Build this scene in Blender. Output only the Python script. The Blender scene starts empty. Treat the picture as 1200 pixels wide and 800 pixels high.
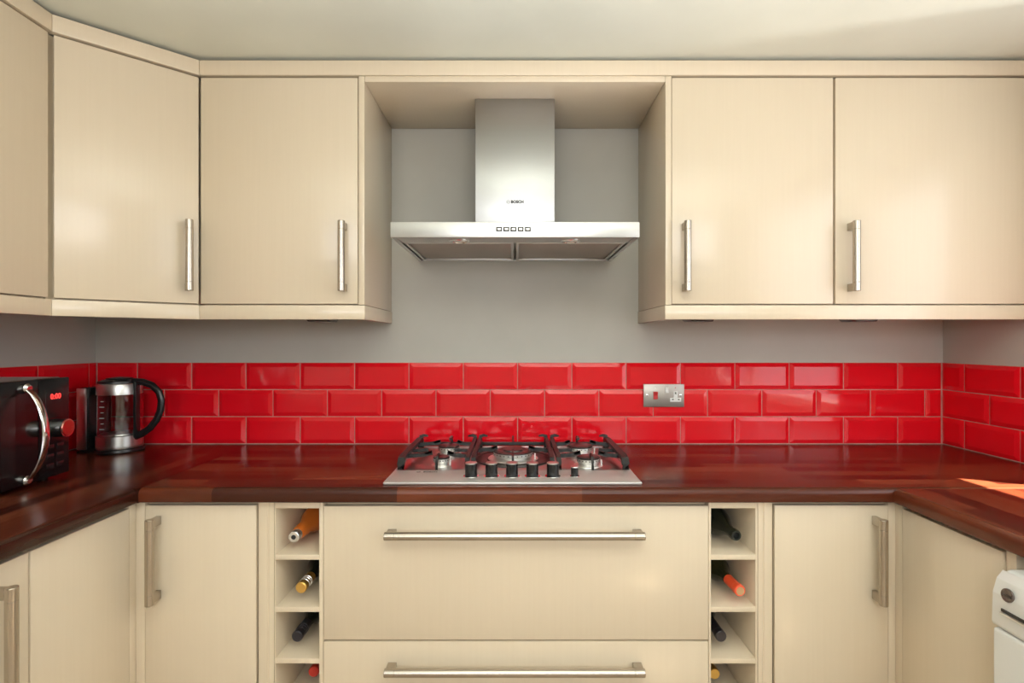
import bpy, bmesh, math, random
from mathutils import Vector, Matrix
R = math.radians
random.seed(7)
scn = bpy.context.scene
COL = scn.collection

# ------------------------------------------------------------------ camera
CAM_Y, CAM_Z, F = -1.945, 1.298, 605.0
cam_d = bpy.data.cameras.new('camera')
cam_d.sensor_fit = 'HORIZONTAL'; cam_d.sensor_width = 36.0
cam_d.lens = 36.0 * F / 1200.0
cam_d.shift_x = -3.5 / 1200.0
cam_d.clip_start = 0.02
cam = bpy.data.objects.new('camera', cam_d); COL.objects.link(cam)
cam.location = (0, CAM_Y, CAM_Z); cam.rotation_euler = (R(90), 0, 0)
scn.camera = cam

# ------------------------------------------------------------------ world, sun, large lights, exposure
world = bpy.data.worlds.new('world'); scn.world = world; world.use_nodes = True
bg = world.node_tree.nodes['Background']
bg.inputs[0].default_value = (0.86, 0.93, 1.0, 1); bg.inputs[1].default_value = 1.2

def lamp(name, kind, loc, direction, energy, color, **kw):
    d = bpy.data.lights.new(name, kind); d.energy = energy; d.color = color
    for k, v in kw.items(): setattr(d, k, v)
    o = bpy.data.objects.new(name, d); COL.objects.link(o)
    o.location = loc; o.rotation_mode = 'QUATERNION'
    o.rotation_quaternion = Vector(direction).to_track_quat('-Z', 'Y')
    return o
SUN_DIR = (-0.45, 0.238, -1.088)
lamp('sun', 'SUN', (4, -4, 6), SUN_DIR, 62.0, (1.0, 0.90, 0.74), angle=R(0.6))
# daylight entering through the window over the washing machine
lamp('window_daylight', 'AREA', (1.80, -1.52, 1.46), (-1, 0, -0.05), 10.0, (0.98, 0.99, 1.0), shape='RECTANGLE', size=1.55, size_y=1.0)
lamp('front_fill', 'AREA', (0.1, -3.64, 1.68), (0, 1, -0.06), 31.0, (1.0, 0.985, 0.97), shape='RECTANGLE', size=2.3, size_y=0.68)  # added soft front fill behind the camera, at an invented window
# added lamp for reflected sun rising through the window onto the ceiling
lamp('reflected_sun', 'AREA', (3.0, -1.05, 0.20), (-1, -0.1, 0.75), 32.0, (1.0, 0.98, 0.92), shape='RECTANGLE', size=0.10, size_y=0.06)
# added lamp behind the camera, turned up to the ceiling for soft overhead light
lamp('ceiling_bounce', 'AREA', (0.20, -2.0, 1.10), (0.0, 0.0, 1), 53.0, (0.98, 0.985, 0.97), shape='RECTANGLE', size=1.5, size_y=0.25, spread=R(130))

vs = scn.view_settings
vs.view_transform = 'Standard'; vs.look = 'None'; vs.gamma = 1.0; vs.exposure = 0.0
vs.use_curve_mapping = False
scn.cycles.use_denoising = True
scn.cycles.max_bounces = 10; scn.cycles.diffuse_bounces = 5; scn.cycles.glossy_bounces = 5
scn.cycles.transmission_bounces = 10; scn.cycles.transparent_max_bounces = 12
scn.cycles.caustics_reflective = False; scn.cycles.caustics_refractive = False
scn.cycles.sample_clamp_indirect = 6.0

# ------------------------------------------------------------------ materials
M = {}
def mat(name, color, rough=0.5, metal=0.0, **kw):
    m = bpy.data.materials.new(name); m.use_nodes = True
    b = m.node_tree.nodes['Principled BSDF']
    b.inputs['Base Color'].default_value = (*color, 1)
    b.inputs['Roughness'].default_value = rough
    b.inputs['Metallic'].default_value = metal
    for k, v in kw.items(): b.inputs[k].default_value = v
    M[name] = m
    return m
def nodes(m): return m.node_tree.nodes, m.node_tree.links, m.node_tree.nodes['Principled BSDF']
def ramp(n, stops):
    r = n.new('ShaderNodeValToRGB'); e = r.color_ramp.elements
    while len(e) < len(stops): e.new(0.5)
    for q, (p, c) in zip(e, stops): q.position = p; q.color = (*c, 1)
    return r
def noise_setup(m, scale, stretch, detail=4.0):
    n, l, b = nodes(m)
    tc = n.new('ShaderNodeTexCoord'); mp = n.new('ShaderNodeMapping'); mp.inputs['Scale'].default_value = stretch
    l.new(tc.outputs['Object'], mp.inputs['Vector'])
    t = n.new('ShaderNodeTexNoise'); t.inputs['Scale'].default_value = scale; t.inputs['Detail'].default_value = detail
    l.new(mp.outputs['Vector'], t.inputs['Vector'])
    return n, l, b, t
def vary(m, c1, c2, scale, stretch=(1, 1, 1), bump=0.0, lo=0.35, hi=0.65, dist=0.002):
    n, l, b, t = noise_setup(m, scale, stretch)
    r = ramp(n, [(lo, c1), (hi, c2)]); l.new(t.outputs['Fac'], r.inputs['Fac']); l.new(r.outputs['Color'], b.inputs['Base Color'])
    if bump:
        bp = n.new('ShaderNodeBump'); bp.inputs['Strength'].default_value = bump; bp.inputs['Distance'].default_value = dist
        l.new(t.outputs['Fac'], bp.inputs['Height']); l.new(bp.outputs['Normal'], b.inputs['Normal'])
    return m

# cream semi-gloss cabinet finish with a faint vertical grain
CR1, CR2 = (0.670, 0.575, 0.440), (0.680, 0.585, 0.450)
vary(mat('cream', CR1, 0.26, **{'Coat Weight': 0.25, 'Coat Roughness': 0.12}), CR1, CR2, 6.0, (22, 22, 0.55), 0.012)
vary(mat('cream_matt', CR1, 0.42), CR1, CR2, 6.0, (22, 22, 0.55), 0.012)
vary(mat('carcass', CR1, 0.45), (0.65, 0.555, 0.415), (0.68, 0.58, 0.435), 5.0)
vary(mat('wall_paint', (0.42, 0.43, 0.44), 0.75), (0.475, 0.467, 0.430), (0.490, 0.482, 0.445), 9.0, bump=0.04)
vary(mat('ceiling_paint', (0.7, 0.7, 0.66), 0.7), (0.63, 0.65, 0.58), (0.66, 0.68, 0.61), 5.0, bump=0.03)
vary(mat('floor_tile', (0.45, 0.36, 0.26), 0.35), (0.40, 0.31, 0.22), (0.50, 0.40, 0.30), 3.0)
vary(mat('grout', (0.6, 0.3, 0.27), 0.8), (0.50, 0.22, 0.19), (0.60, 0.33, 0.29), 30.0, bump=0.1)
vary(mat('red_tile', (0.60, 0.006, 0.014), 0.08), (0.73, 0.005, 0.013), (0.77, 0.007, 0.018), 2.0, bump=0.02)
mat('upvc', (0.82, 0.83, 0.82), 0.35)
# brushed stainless steel
def brushed(name, color, rough, stretch):
    m = mat(name, color, rough, 1.0)
    n, l, b, t = noise_setup(m, 30.0, stretch, 3.0)
    mr = n.new('ShaderNodeMapRange'); mr.inputs['To Min'].default_value = rough - 0.06; mr.inputs['To Max'].default_value = rough + 0.08
    l.new(t.outputs['Fac'], mr.inputs['Value']); l.new(mr.outputs['Result'], b.inputs['Roughness'])
    bp = n.new('ShaderNodeBump'); bp.inputs['Strength'].default_value = 0.04; bp.inputs['Distance'].default_value = 0.001
    l.new(t.outputs['Fac'], bp.inputs['Height']); l.new(bp.outputs['Normal'], b.inputs['Normal'])
    return m
brushed('steel', (0.58, 0.58, 0.57), 0.30, (0.6, 12, 12))
brushed('hob_steel', (0.66, 0.65, 0.63), 0.48, (0.6, 12, 12)); M['hob_steel'].node_tree.nodes['Principled BSDF'].inputs['Metallic'].default_value = 0.7
brushed('plate_steel', (0.36, 0.335, 0.305), 0.40, (0.6, 12, 12))
brushed('chimney_steel', (0.45, 0.455, 0.45), 0.36, (0.6, 12, 12))
_cn, _cl, _cb = nodes(M['chimney_steel']); _tg = _cn.new('ShaderNodeCombineXYZ'); _tg.inputs['X'].default_value = 1.0
_cl.new(_tg.outputs['Vector'], _cb.inputs['Tangent']); _cb.inputs['Anisotropic'].default_value = 0.8
brushed('steel_v', (0.66, 0.66, 0.65), 0.30, (12, 12, 0.6))
mat('handle_steel', (0.50, 0.45, 0.39), 0.27, 1.0)
brushed('filter_mesh', (0.42, 0.38, 0.34), 0.45, (3, 30, 3))
mat('chrome', (0.80, 0.80, 0.80), 0.10, 1.0)
mat('alu', (0.82, 0.81, 0.78), 0.35, 0.85)
mat('black_plastic', (0.012, 0.012, 0.013), 0.25)
mat('black_gloss', (0.006, 0.006, 0.007), 0.16)
vary(mat('cast_iron', (0.016, 0.016, 0.017), 0.42), (0.012, 0.012, 0.013), (0.022, 0.022, 0.022), 60.0, bump=0.2, dist=0.0006)
mat('burner_cap', (0.035, 0.028, 0.027), 0.32)
mat('dark_gap', (0.03, 0.025, 0.02), 0.8)
mat('letter_grey', (0.015, 0.015, 0.017), 0.7)
mat('white_plastic', (0.80, 0.81, 0.80), 0.28)
mat('red_plastic', (0.50, 0.012, 0.015), 0.28)
mat('white_enamel', (0.74, 0.76, 0.76), 0.22)
mat('badge', (0.20, 0.17, 0.16), 0.25, 0.8)
mat('lamp_glass', (0.75, 0.74, 0.70), 0.15, **{'Transmission Weight': 0.2})
mat('digit_red', (0.5, 0.01, 0.01), 0.4, **{'Emission Color': (1.0, 0.06, 0.05, 1), 'Emission Strength': 1.6})
mat('copper_face', (0.62, 0.30, 0.24), 0.22, 1.0)
mat('glass', (0.97, 0.98, 0.97), 0.0, **{'Transmission Weight': 1.0, 'IOR': 1.45})
mat('dark_glass', (0.008, 0.012, 0.008), 0.06, **{'Coat Weight': 0.4})
mat('olive_glass', (0.018, 0.022, 0.008), 0.06, **{'Coat Weight': 0.4})
mat('amber_glass', (0.20, 0.07, 0.01), 0.06, **{'Coat Weight': 0.4})
mat('rose_glass', (0.85, 0.22, 0.03), 0.06, **{'Transmission Weight': 0.25, 'Coat Weight': 0.4})
mat('foil_gold', (0.78, 0.50, 0.14), 0.28, 0.85)
mat('foil_silver', (0.74, 0.75, 0.77), 0.25, 0.9)
mat('foil_black', (0.018, 0.016, 0.022), 0.35)
mat('foil_red', (0.55, 0.03, 0.02), 0.35)
mat('foil_orange', (0.85, 0.10, 0.035), 0.35)
mat('cork', (0.50, 0.31, 0.16), 0.8)
# window pane: clear, lets light straight through
gp = bpy.data.materials.new('pane'); gp.use_nodes = True; M['pane'] = gp
_n, _l = gp.node_tree.nodes, gp.node_tree.links
_n.clear(); _o = _n.new('ShaderNodeOutputMaterial'); _mx = _n.new('ShaderNodeMixShader'); _mx.inputs[0].default_value = 0.05
_t = _n.new('ShaderNodeBsdfTransparent'); _g = _n.new('ShaderNodeBsdfGlossy'); _g.inputs['Roughness'].default_value = 0.0
_l.new(_t.outputs[0], _mx.inputs[1]); _l.new(_g.outputs[0], _mx.inputs[2]); _l.new(_mx.outputs[0], _o.inputs[0])

# laminate printed with glued walnut staves
def stave_mat(name, along_y):
    m = mat(name, (0.1, 0.03, 0.015), 0.24, **{'Specular IOR Level': 0.35})
    n, l, b = nodes(m)
    tc = n.new('ShaderNodeTexCoord'); mp = n.new('ShaderNodeMapping')
    if along_y: mp.inputs['Rotation'].default_value = (0, 0, R(90))
    mp.inputs['Location'].default_value = (0.13, 0.012, 0)
    l.new(tc.outputs['Object'], mp.inputs['Vector'])
    br = n.new('ShaderNodeTexBrick'); br.offset = 0.37; br.offset_frequency = 2; br.squash = 1.35; br.squash_frequency = 3
    br.inputs['Scale'].default_value = 1.0; br.inputs['Brick Width'].default_value = 0.36; br.inputs['Row Height'].default_value = 0.047
    br.inputs['Mortar Size'].default_value = 0.0; br.inputs['Bias'].default_value = 0.0
    br.inputs['Color1'].default_value = (0, 0, 0, 1); br.inputs['Color2'].default_value = (1, 1, 1, 1)
    l.new(mp.outputs['Vector'], br.inputs['Vector'])
    r = ramp(n, [(0.0, (0.026, 0.007, 0.004)), (0.3, (0.070, 0.015, 0.007)), (0.7, (0.112, 0.026, 0.011)), (1.0, (0.165, 0.046, 0.021))])
    l.new(br.outputs['Color'], r.inputs['Fac'])
    mp2 = n.new('ShaderNodeMapping'); mp2.inputs['Scale'].default_value = (2.2, 70, 8)
    l.new(mp.outputs['Vector'], mp2.inputs['Vector'])
    t = n.new('ShaderNodeTexNoise'); t.inputs['Scale'].default_value = 1.6; t.inputs['Detail'].default_value = 6; t.inputs['Distortion'].default_value = 0.6
    l.new(mp2.outputs['Vector'], t.inputs['Vector'])
    gr = ramp(n, [(0.3, (0.62, 0.55, 0.5)), (0.7, (1.2, 1.2, 1.15))]); l.new(t.outputs['Fac'], gr.inputs['Fac'])
    mx = n.new('ShaderNodeMix'); mx.data_type = 'RGBA'; mx.blend_type = 'MULTIPLY'; mx.inputs['Factor'].default_value = 0.75
    l.new(r.outputs['Color'], mx.inputs['A']); l.new(gr.outputs['Color'], mx.inputs['B'])
    l.new(mx.outputs['Result'], b.inputs['Base Color'])
    bp = n.new('ShaderNodeBump'); bp.inputs['Strength'].default_value = 0.03; bp.inputs['Distance'].default_value = 0.001
    l.new(t.outputs['Fac'], bp.inputs['Height']); l.new(bp.outputs['Normal'], b.inputs['Normal'])
stave_mat('worktop_x', False); stave_mat('worktop_y', True)

# ------------------------------------------------------------------ mesh helpers
class MB:
    """collects shapes in world coordinates; build() links them as ONE mesh object"""
    def __init__(s): s.bm = bmesh.new(); s.mi = 0
    def _fin(s, n0):
        s.bm.faces.ensure_lookup_table()
        for f in s.bm.faces[n0:]: f.material_index = s.mi
        return s
    def box(s, x0, x1, y0, y1, z0, z1, bev=0.0, seg=2):
        n0 = len(s.bm.faces); c = Vector(((x0+x1)/2, (y0+y1)/2, (z0+z1)/2))
        g = bmesh.ops.create_cube(s.bm, size=1.0, matrix=Matrix.Translation(c) @ Matrix.Diagonal((x1-x0, y1-y0, z1-z0, 1)))
        if bev:
            vs_ = set(g['verts']); es = [e for e in s.bm.edges if e.verts[0] in vs_ and e.verts[1] in vs_]
            bmesh.ops.bevel(s.bm, geom=es, offset=bev, segments=seg, affect='EDGES', profile=0.5)
        return s._fin(n0)
    def prism(s, poly, a, b, axis='z', bev=0.0):
        """poly of 2-d points extruded along axis from a to b: axis z -> (x,y); x -> (y,z); y -> (x,z)"""
        n0 = len(s.bm.faces)
        def P(p, t): return {'z': (p[0], p[1], t), 'x': (t, p[0], p[1]), 'y': (p[0], t, p[1])}[axis]
        A = [s.bm.verts.new(P(p, a)) for p in poly]; B = [s.bm.verts.new(P(p, b)) for p in poly]
        fs = [s.bm.faces.new(A), s.bm.faces.new(B[::-1])]
        for i in range(len(poly)):
            j = (i+1) % len(poly); fs.append(s.bm.faces.new((A[j], A[i], B[i], B[j])))
        bmesh.ops.recalc_face_normals(s.bm, faces=fs)
        if bev:
            es = list({e for f in fs for e in f.edges})
            bmesh.ops.bevel(s.bm, geom=es, offset=bev, segments=2, affect='EDGES', profile=0.5)
        return s._fin(n0)
    def lathe(s, o, axis, prof, seg=32, closed=False):
        """prof: (r, t) along axis from o"""
        n0 = len(s.bm.faces); ax = Vector(axis).normalized(); o = Vector(o)
        u = ax.orthogonal().normalized(); v = ax.cross(u)
        rings = []
        for r, t in prof:
            if r < 1e-6: rings.append([s.bm.verts.new(o + ax*t)])
            else: rings.append([s.bm.verts.new(o + ax*t + (u*math.cos(2*math.pi*k/seg) + v*math.sin(2*math.pi*k/seg))*r) for k in range(seg)])
        fs = []
        pairs = list(zip(rings, rings[1:])) + ([(rings[-1], rings[0])] if closed else [])
        for a, b in pairs:
            for k in range(seg):
                j = (k+1) % seg
                if len(a) == 1 and len(b) == 1: continue
                if len(a) == 1: fs.append(s.bm.faces.new((a[0], b[k], b[j])))
                elif len(b) == 1: fs.append(s.bm.faces.new((a[j], a[k], b[0])))
                else: fs.append(s.bm.faces.new((a[j], a[k], b[k], b[j])))
        bmesh.ops.recalc_face_normals(s.bm, faces=fs)
        return s._fin(n0)
    def cyl(s, p0, p1, r, seg=24, bev=0.0):
        p0, p1 = Vector(p0), Vector(p1); L = (p1-p0).length
        pr = [(0, 0), (r-bev, 0), (r, bev), (r, L-bev), (r-bev, L), (0, L)] if bev else [(0, 0), (r, 0), (r, L), (0, L)]
        return s.lathe(p0, p1-p0, pr, seg)
    def sweep(s, pts, w, h, up=(0, 0, 1), seg=0):
        """rectangular (seg=0) or elliptic bar of width w and height h along a polyline; w, h may be lists"""
        n0 = len(s.bm.faces); pts = [Vector(p) for p in pts]; up = Vector(up); rings = []
        for i, p in enumerate(pts):
            d = (pts[min(i+1, len(pts)-1)] - pts[max(i-1, 0)]).normalized()
            sd = d.cross(up); sd = sd.normalized() if sd.length > 1e-4 else Vector((1, 0, 0)); nn = sd.cross(d).normalized()
            ww = (w[i] if isinstance(w, (list, tuple)) else w)/2; hh = (h[i] if isinstance(h, (list, tuple)) else h)/2
            if seg: ring = [p + sd*ww*math.cos(2*math.pi*k/seg) + nn*hh*math.sin(2*math.pi*k/seg) for k in range(seg)]
            else: ring = [p + sd*a*ww + nn*b*hh for a, b in ((1, 1), (-1, 1), (-1, -1), (1, -1))]
            rings.append([s.bm.verts.new(q) for q in ring])
        fs = [s.bm.faces.new(rings[0]), s.bm.faces.new(rings[-1][::-1])]
        for a, b in zip(rings, rings[1:]):
            for k in range(len(a)):
                j = (k+1) % len(a); fs.append(s.bm.faces.new((a[j], a[k], b[k], b[j])))
        bmesh.ops.recalc_face_normals(s.bm, faces=fs)
        return s._fin(n0)
    def xform(s, mtx):
        bmesh.ops.transform(s.bm, matrix=mtx, verts=s.bm.verts); return s
    def build(s, name, mats, parent=None, smooth=True):
        if parent is not None:
            bmesh.ops.transform(s.bm, matrix=world_of(parent).inverted(), verts=s.bm.verts)
        me = bpy.data.meshes.new(name); s.bm.to_mesh(me); s.bm.free()
        for k in ([mats] if isinstance(mats, str) else mats): me.materials.append(M[k])
        if smooth:
            me.shade_smooth(); me.set_sharp_from_angle(angle=R(32))
        o = bpy.data.objects.new(name, me); COL.objects.link(o)
        if parent is not None: o.parent = parent
        return o
def world_of(o):
    m = Matrix.LocRotScale(o.location, o.rotation_euler, o.scale)
    return world_of(o.parent) @ m if o.parent else m
def tag(o, label, cat, group=None):
    o['label'] = label; o['category'] = cat
    if group: o['group'] = group
    return o
def thing(name, label, cat, loc=(0, 0, 0), rz=0.0, group=None):
    o = bpy.data.objects.new(name, None); o.empty_display_size = 0.05; COL.objects.link(o)
    o.location = loc; o.rotation_euler = (0, 0, rz)
    return tag(o, label, cat, group)
def struct(o): o['kind'] = 'structure'; return o
def text_part(txt, size, mtx, name, material, parent, bold=0.0, extrude=0.0003):
    cu = bpy.data.curves.new('t', 'FONT'); cu.body = txt; cu.size = size; cu.align_x = 'CENTER'; cu.align_y = 'CENTER'
    cu.extrude = extrude; cu.offset = bold; cu.resolution_u = 3
    t = bpy.data.objects.new('t', cu); COL.objects.link(t)
    dg = bpy.context.evaluated_depsgraph_get(); dg.update()
    me = bpy.data.meshes.new_from_object(t.evaluated_get(dg)); me.name = name
    bpy.data.objects.remove(t); bpy.data.curves.remove(cu)
    me.transform(world_of(parent).inverted() @ mtx); me.materials.clear(); me.materials.append(M[material])
    o = bpy.data.objects.new(name, me); COL.objects.link(o); o.parent = parent
    return o
FACE_NEG_Y = Matrix.Rotation(R(90), 4, 'X')              # text lying in x-z, read from -y
FACE_POS_X = Matrix.Rotation(R(90), 4, 'Z') @ FACE_NEG_Y # read from +x

# ------------------------------------------------------------------ dimensions
XL, XR = -1.580, 1.612          # side walls
YF = -3.50                      # wall behind the camera
CEIL = 2.174
WT, WB = 0.912, 0.874           # worktop top and bottom
YW = -0.5915                    # worktop front edge
XWL, XWR = -0.988, 0.992        # side worktop edges
YB = -0.570                     # base door faces
XBL, XBR = -1.008, 1.012        # side base door faces
YU = -0.353                     # wall unit door faces
XUL = -1.227
UB, UT = 1.411, 2.116           # wall unit bottom / top
BB, BT = 0.145, 0.8735           # base unit bottom / top

# ------------------------------------------------------------------ room shell
b = MB().box(XL-0.1, XR+0.1, YF-0.1, 0.1, -0.08, 0.0); struct(b.build('floor', 'floor_tile', smooth=False))
b = MB().box(XL-0.1, XR+0.1, YF-0.1, 0.1, CEIL, CEIL+0.1); struct(b.build('ceiling', 'ceiling_paint', smooth=False))
wall_back = struct(MB().box(XL-0.1, XR+0.1, 0.0, 0.1, 0.0, CEIL).build('wall_back', 'wall_paint', smooth=False))
wall_left = struct(MB().box(XL-0.1, XL, YF, 0.0, 0.0, CEIL).build('wall_left', 'wall_paint', smooth=False))
WY0, WY1, WZ0, WZ1 = -2.35, -0.645, 0.935, 2.05     # window opening in the right wall
b = MB()
b.box(XR, XR+0.1, YF, WY0, 0, CEIL); b.box(XR, XR+0.1, WY1, 0, 0, CEIL)
b.box(XR, XR+0.1, WY0, WY1, 0, WZ0); b.box(XR, XR+0.1, WY0, WY1, WZ1, CEIL)
wall_right = struct(b.build('wall_right', 'wall_paint', smooth=False))
PX0, PX1, PZ0, PZ1 = -1.15, 1.35, 1.25, 2.09         # added opening behind the camera, set high to shape the front light
b = MB()
b.box(XL, PX0, YF-0.1, YF, 0, CEIL); b.box(PX1, XR, YF-0.1, YF, 0, CEIL); b.box(PX0, PX1, YF-0.1, YF, PZ1, CEIL); b.box(PX0, PX1, YF-0.1, YF, 0, PZ0)
struct(b.build('wall_front', 'wall_paint', smooth=False))
def glazing(name, plane, a0, a1, z0, z1, c0, c1, mull):
    """white frame with panes; plane 'x' -> runs along y, plane 'y' -> runs along x"""
    def bx(mb, p0, p1, q0, q1, d0=c0, d1=c1):
        return mb.box(d0, d1, p0, p1, q0, q1, 0.004) if plane == 'x' else mb.box(p0, p1, d0, d1, q0, q1, 0.004)
    w = MB(); fw = 0.05
    bx(w, a0, a1, z0, z0+fw); bx(w, a0, a1, z1-fw, z1); bx(w, a0, a0+fw, z0+fw, z1-fw); bx(w, a1-fw, a1, z0+fw, z1-fw)
    for mm in mull: bx(w, mm-0.03, mm+0.03, z0+fw, z1-fw)
    o = struct(w.build(name, 'upvc'))
    xs = [a0+fw] + [v for mm in mull for v in (mm-0.03, mm+0.03)] + [a1-fw]
    cm = (c0+c1)/2
    for i in range(0, len(xs), 2):
        p = MB(); bx(p, xs[i], xs[i+1], z0+fw, z1-fw, cm-0.003, cm+0.003); p.build('pane', 'pane', o)
    return o
glazing('window_1', 'x', WY0, WY1, WZ0, WZ1, XR+0.03, XR+0.09, [-1.75])
glazing('fill_window', 'y', PX0, PX1, PZ0, PZ1, YF-0.09, YF-0.03, [0.075])  # unseen window, added to go with the front fill lamp

# bevelled red metro tiles, each a piece of its wall
TP, TH, TG = 0.2042, 0.1016, 0.003
def tile_mesh(w, h):
    d0, d1, bv = 0.0045, 0.0085, min(0.0145, w*0.3)
    v, f = [], []
    def ring(ins, d): v.extend([(-w/2+ins, d, -h/2+ins), (w/2-ins, d, -h/2+ins), (w/2-ins, d, h/2-ins), (-w/2+ins, d, h/2-ins)])
    ring(0, 0.0); ring(0, -d0+0.001); ring(0.001, -d0); ring(bv, -d1)
    for k in range(3):
        for i in range(4):
            j = (i+1) % 4; f.append((4*k+i, 4*k+j, 4*k+4+j, 4*k+4+i))
    f.append((12, 13, 14, 15)); f.append((3, 2, 1, 0))
    me = bpy.data.meshes.new('tile'); me.from_pydata(v, [], f); me.materials.append(M['red_tile']); me.update()
    return me
_tiles = {}
def put_tile(wall, x, y, z, rz, w):
    k = round(w, 4)
    if k not in _tiles: _tiles[k] = tile_mesh(w, TH-TG)
    o = bpy.data.objects.new('tile', _tiles[k]); COL.objects.link(o); o.parent = wall
    # set by hand: no two tiles sit in quite the same plane
    j = lambda a: random.uniform(-a, a)
    o.location = (x, y, z); o.rotation_euler = (j(0.004), 0, rz + j(0.004))
def row(wall, lo, hi, joint, place):
    """lo..hi along the wall, one joint position given; place(a_mid, width)"""
    a = joint
    while a > lo + 1e-4: a -= TP
    while a < hi - 1e-4:
        p, q = max(a, lo), min(a+TP, hi)
        if q-p > 0.012: place((p+q)/2, q-p-TG)
        a += TP
TZ = [WT + TH*(k+0.5) + 0.002 for k in (2, 1, 0)]
for k, z in enumerate(TZ):
    row(wall_back, XL+0.009, XR-0.009, -1.4196 if k != 1 else -1.318, lambda a, w: put_tile(wall_back, a, -0.0005, z, 0, w))
    row(wall_right, -0.640, -0.001, (-0.098 if k != 1 else -0.196), lambda a, w: put_tile(wall_right, XR-0.0005, a, z, R(-90), w))
    row(wall_left, -1.62, -0.001, (-0.035 if k != 1 else -0.137), lambda a, w: put_tile(wall_left, XL+0.0005, a, z, R(90), w))
zt = WT + 3*TH + 0.002
# the right-hand wall is tiled to the window board only; grout beds
MB().box(XL, XR, -0.003, 0.0, WT, zt).build('grout', 'grout', wall_back, False)
MB().box(XL, XL+0.003, -1.63, 0, WT, zt).build('grout', 'grout', wall_left, False)
MB().box(XR-0.003, XR, -0.642, 0, WT, zt).build('grout', 'grout', wall_right, False)

# ------------------------------------------------------------------ handles
def handle_mb(c, L, axis, normal, out=0.036):
    """bar handle centred at c on a door face; axis 'z' upright or 'h' level; normal = the way the door faces"""
    m = MB(); r = 0.0108
    m.lathe((0, -out, -L/2), (0, 0, 1), [(0, 0), (r*0.93, 0), (r, 0.001), (r, 0.0255), (r*0.95, 0.026), (r*0.95, 0.0265), (r, 0.027), (r, L-0.027), (r*0.95, L-0.0265), (r*0.95, L-0.026), (r, L-0.0255), (r, L-0.001), (r*0.93, L), (0, L)], 24)
    for s in (-1, 1):
        z0, z1 = (L/2-0.024, L/2-0.001) if s > 0 else (-L/2+0.001, -L/2+0.024)
        m.box(-0.0062, 0.0062, -out, 0.0, z0, z1, 0.0012)
    rot = Matrix.Rotation(math.atan2(normal[0], -normal[1]), 4, 'Z')
    if axis == 'h': rot = rot @ Matrix.Rotation(R(90), 4, 'Y')
    m.xform(Matrix.Translation(c) @ rot)
    return m
def front(x0, x1, z0, z1, y=YB, t=0.018): return MB().box(x0, x1, y, y+t, z0, z1, 0.0016)

# ------------------------------------------------------------------ wall cabinets
g_wall = None
def wall_unit(name, label, x0, x1, door_x0, door_x1, handle_x, end_left=None, end_right=None):
    t = thing(name, label, 'wall cabinet', ((x0+x1)/2, -0.17, UB))
    MB().box(x0, x1, YU+0.021, -0.002, UB, UT).build('body', 'carcass', t)
    d = front(door_x0, door_x1, UB+0.003, UT-0.005, YU).build('door', 'cream', t)
    if handle_x is not None: handle_mb((handle_x, YU, 1.5565), 0.212, 'z', (0, -1)).build('handle', 'handle_steel', d)
    if end_left: MB().box(end_left[0], end_left[1], YU, -0.002, UB, UT, 0.0012).build('end_panel', 'cream', t)
    if end_right: MB().box(end_right[0], end_right[1], YU, -0.002, UB, UT, 0.0012).build('end_panel', 'cream', t)
    return t
wall_unit('wall_cabinet', 'cream wall cabinet between the cooker hood niche and the angled corner cabinet', -0.9690, -0.4830, -0.9690, -0.4850, -0.5237, end_right=(-0.4825, -0.464))
wall_unit('wall_cabinet', 'cream wall cabinet beside the hood niche, above the cooker switch socket', 0.4835, 0.9845, 0.4840, 0.9815, 0.521, end_left=(0.464, 0.4825))
wall_unit('wall_cabinet', 'wide cream wall cabinet running into the wall, handle beside its neighbour', 0.9850, XR-0.004, 0.9885, XR-0.005, 1.030)
# angled corner cabinet
DA, DB = Vector((XUL, -0.579)), Vector((-0.9725, YU))
dd = (DB-DA).normalized(); dn = Vector((dd.y, -dd.x))           # door faces dn
t = thing('corner_wall_cabinet', 'cream corner wall cabinet with an angled door facing the room', 'wall cabinet', (-1.4, -0.2, UB))
in_ = 0.021
pa, pb = DA - dn*in_, DB - dn*in_
MB().prism([(XL+0.002, -0.002), (XL+0.002, -0.576), (pa.x-0.004, -0.576), (pa.x, pa.y+0.003), (pb.x-0.001, pb.y), (pb.x-0.001, -0.002)], UB, UT).build('body', 'carcass', t)
def on_diag(m):  # local x along the door, local -y = door normal
    return m.xform(Matrix.Translation((DA.x, DA.y, 0)) @ Matrix.Rotation(math.atan2(dd.y, dd.x), 4, 'Z'))
DL = (DB-DA).length
d = on_diag(MB().box(0.005, DL-0.0025, 0.0, 0.018, UB+0.003, UT-0.005, 0.0016)).build('door', 'cream', t)
hp = DA + dd*(DL-0.033)
handle_mb((hp.x, hp.y, 1.5565), 0.212, 'z', (dn.x, dn.y)).build('handle', 'handle_steel', d)
# unit on the left wall
t = thing('wall_cabinet', 'cream wall cabinet on the side wall, past the angled corner cabinet', 'wall cabinet', (-1.4, -0.9, UB))
MB().box(XL+0.002, XUL-0.021, -1.180, -0.580, UB, UT).build('body', 'carcass', t)
d = MB().box(XUL-0.018, XUL, -1.178, -0.588, UB+0.003, UT-0.005, 0.0016).build('door', 'cream', t)
handle_mb((XUL, -1.14, 1.5565), 0.212, 'z', (1, 0)).build('handle', 'handle_steel', d)

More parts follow.
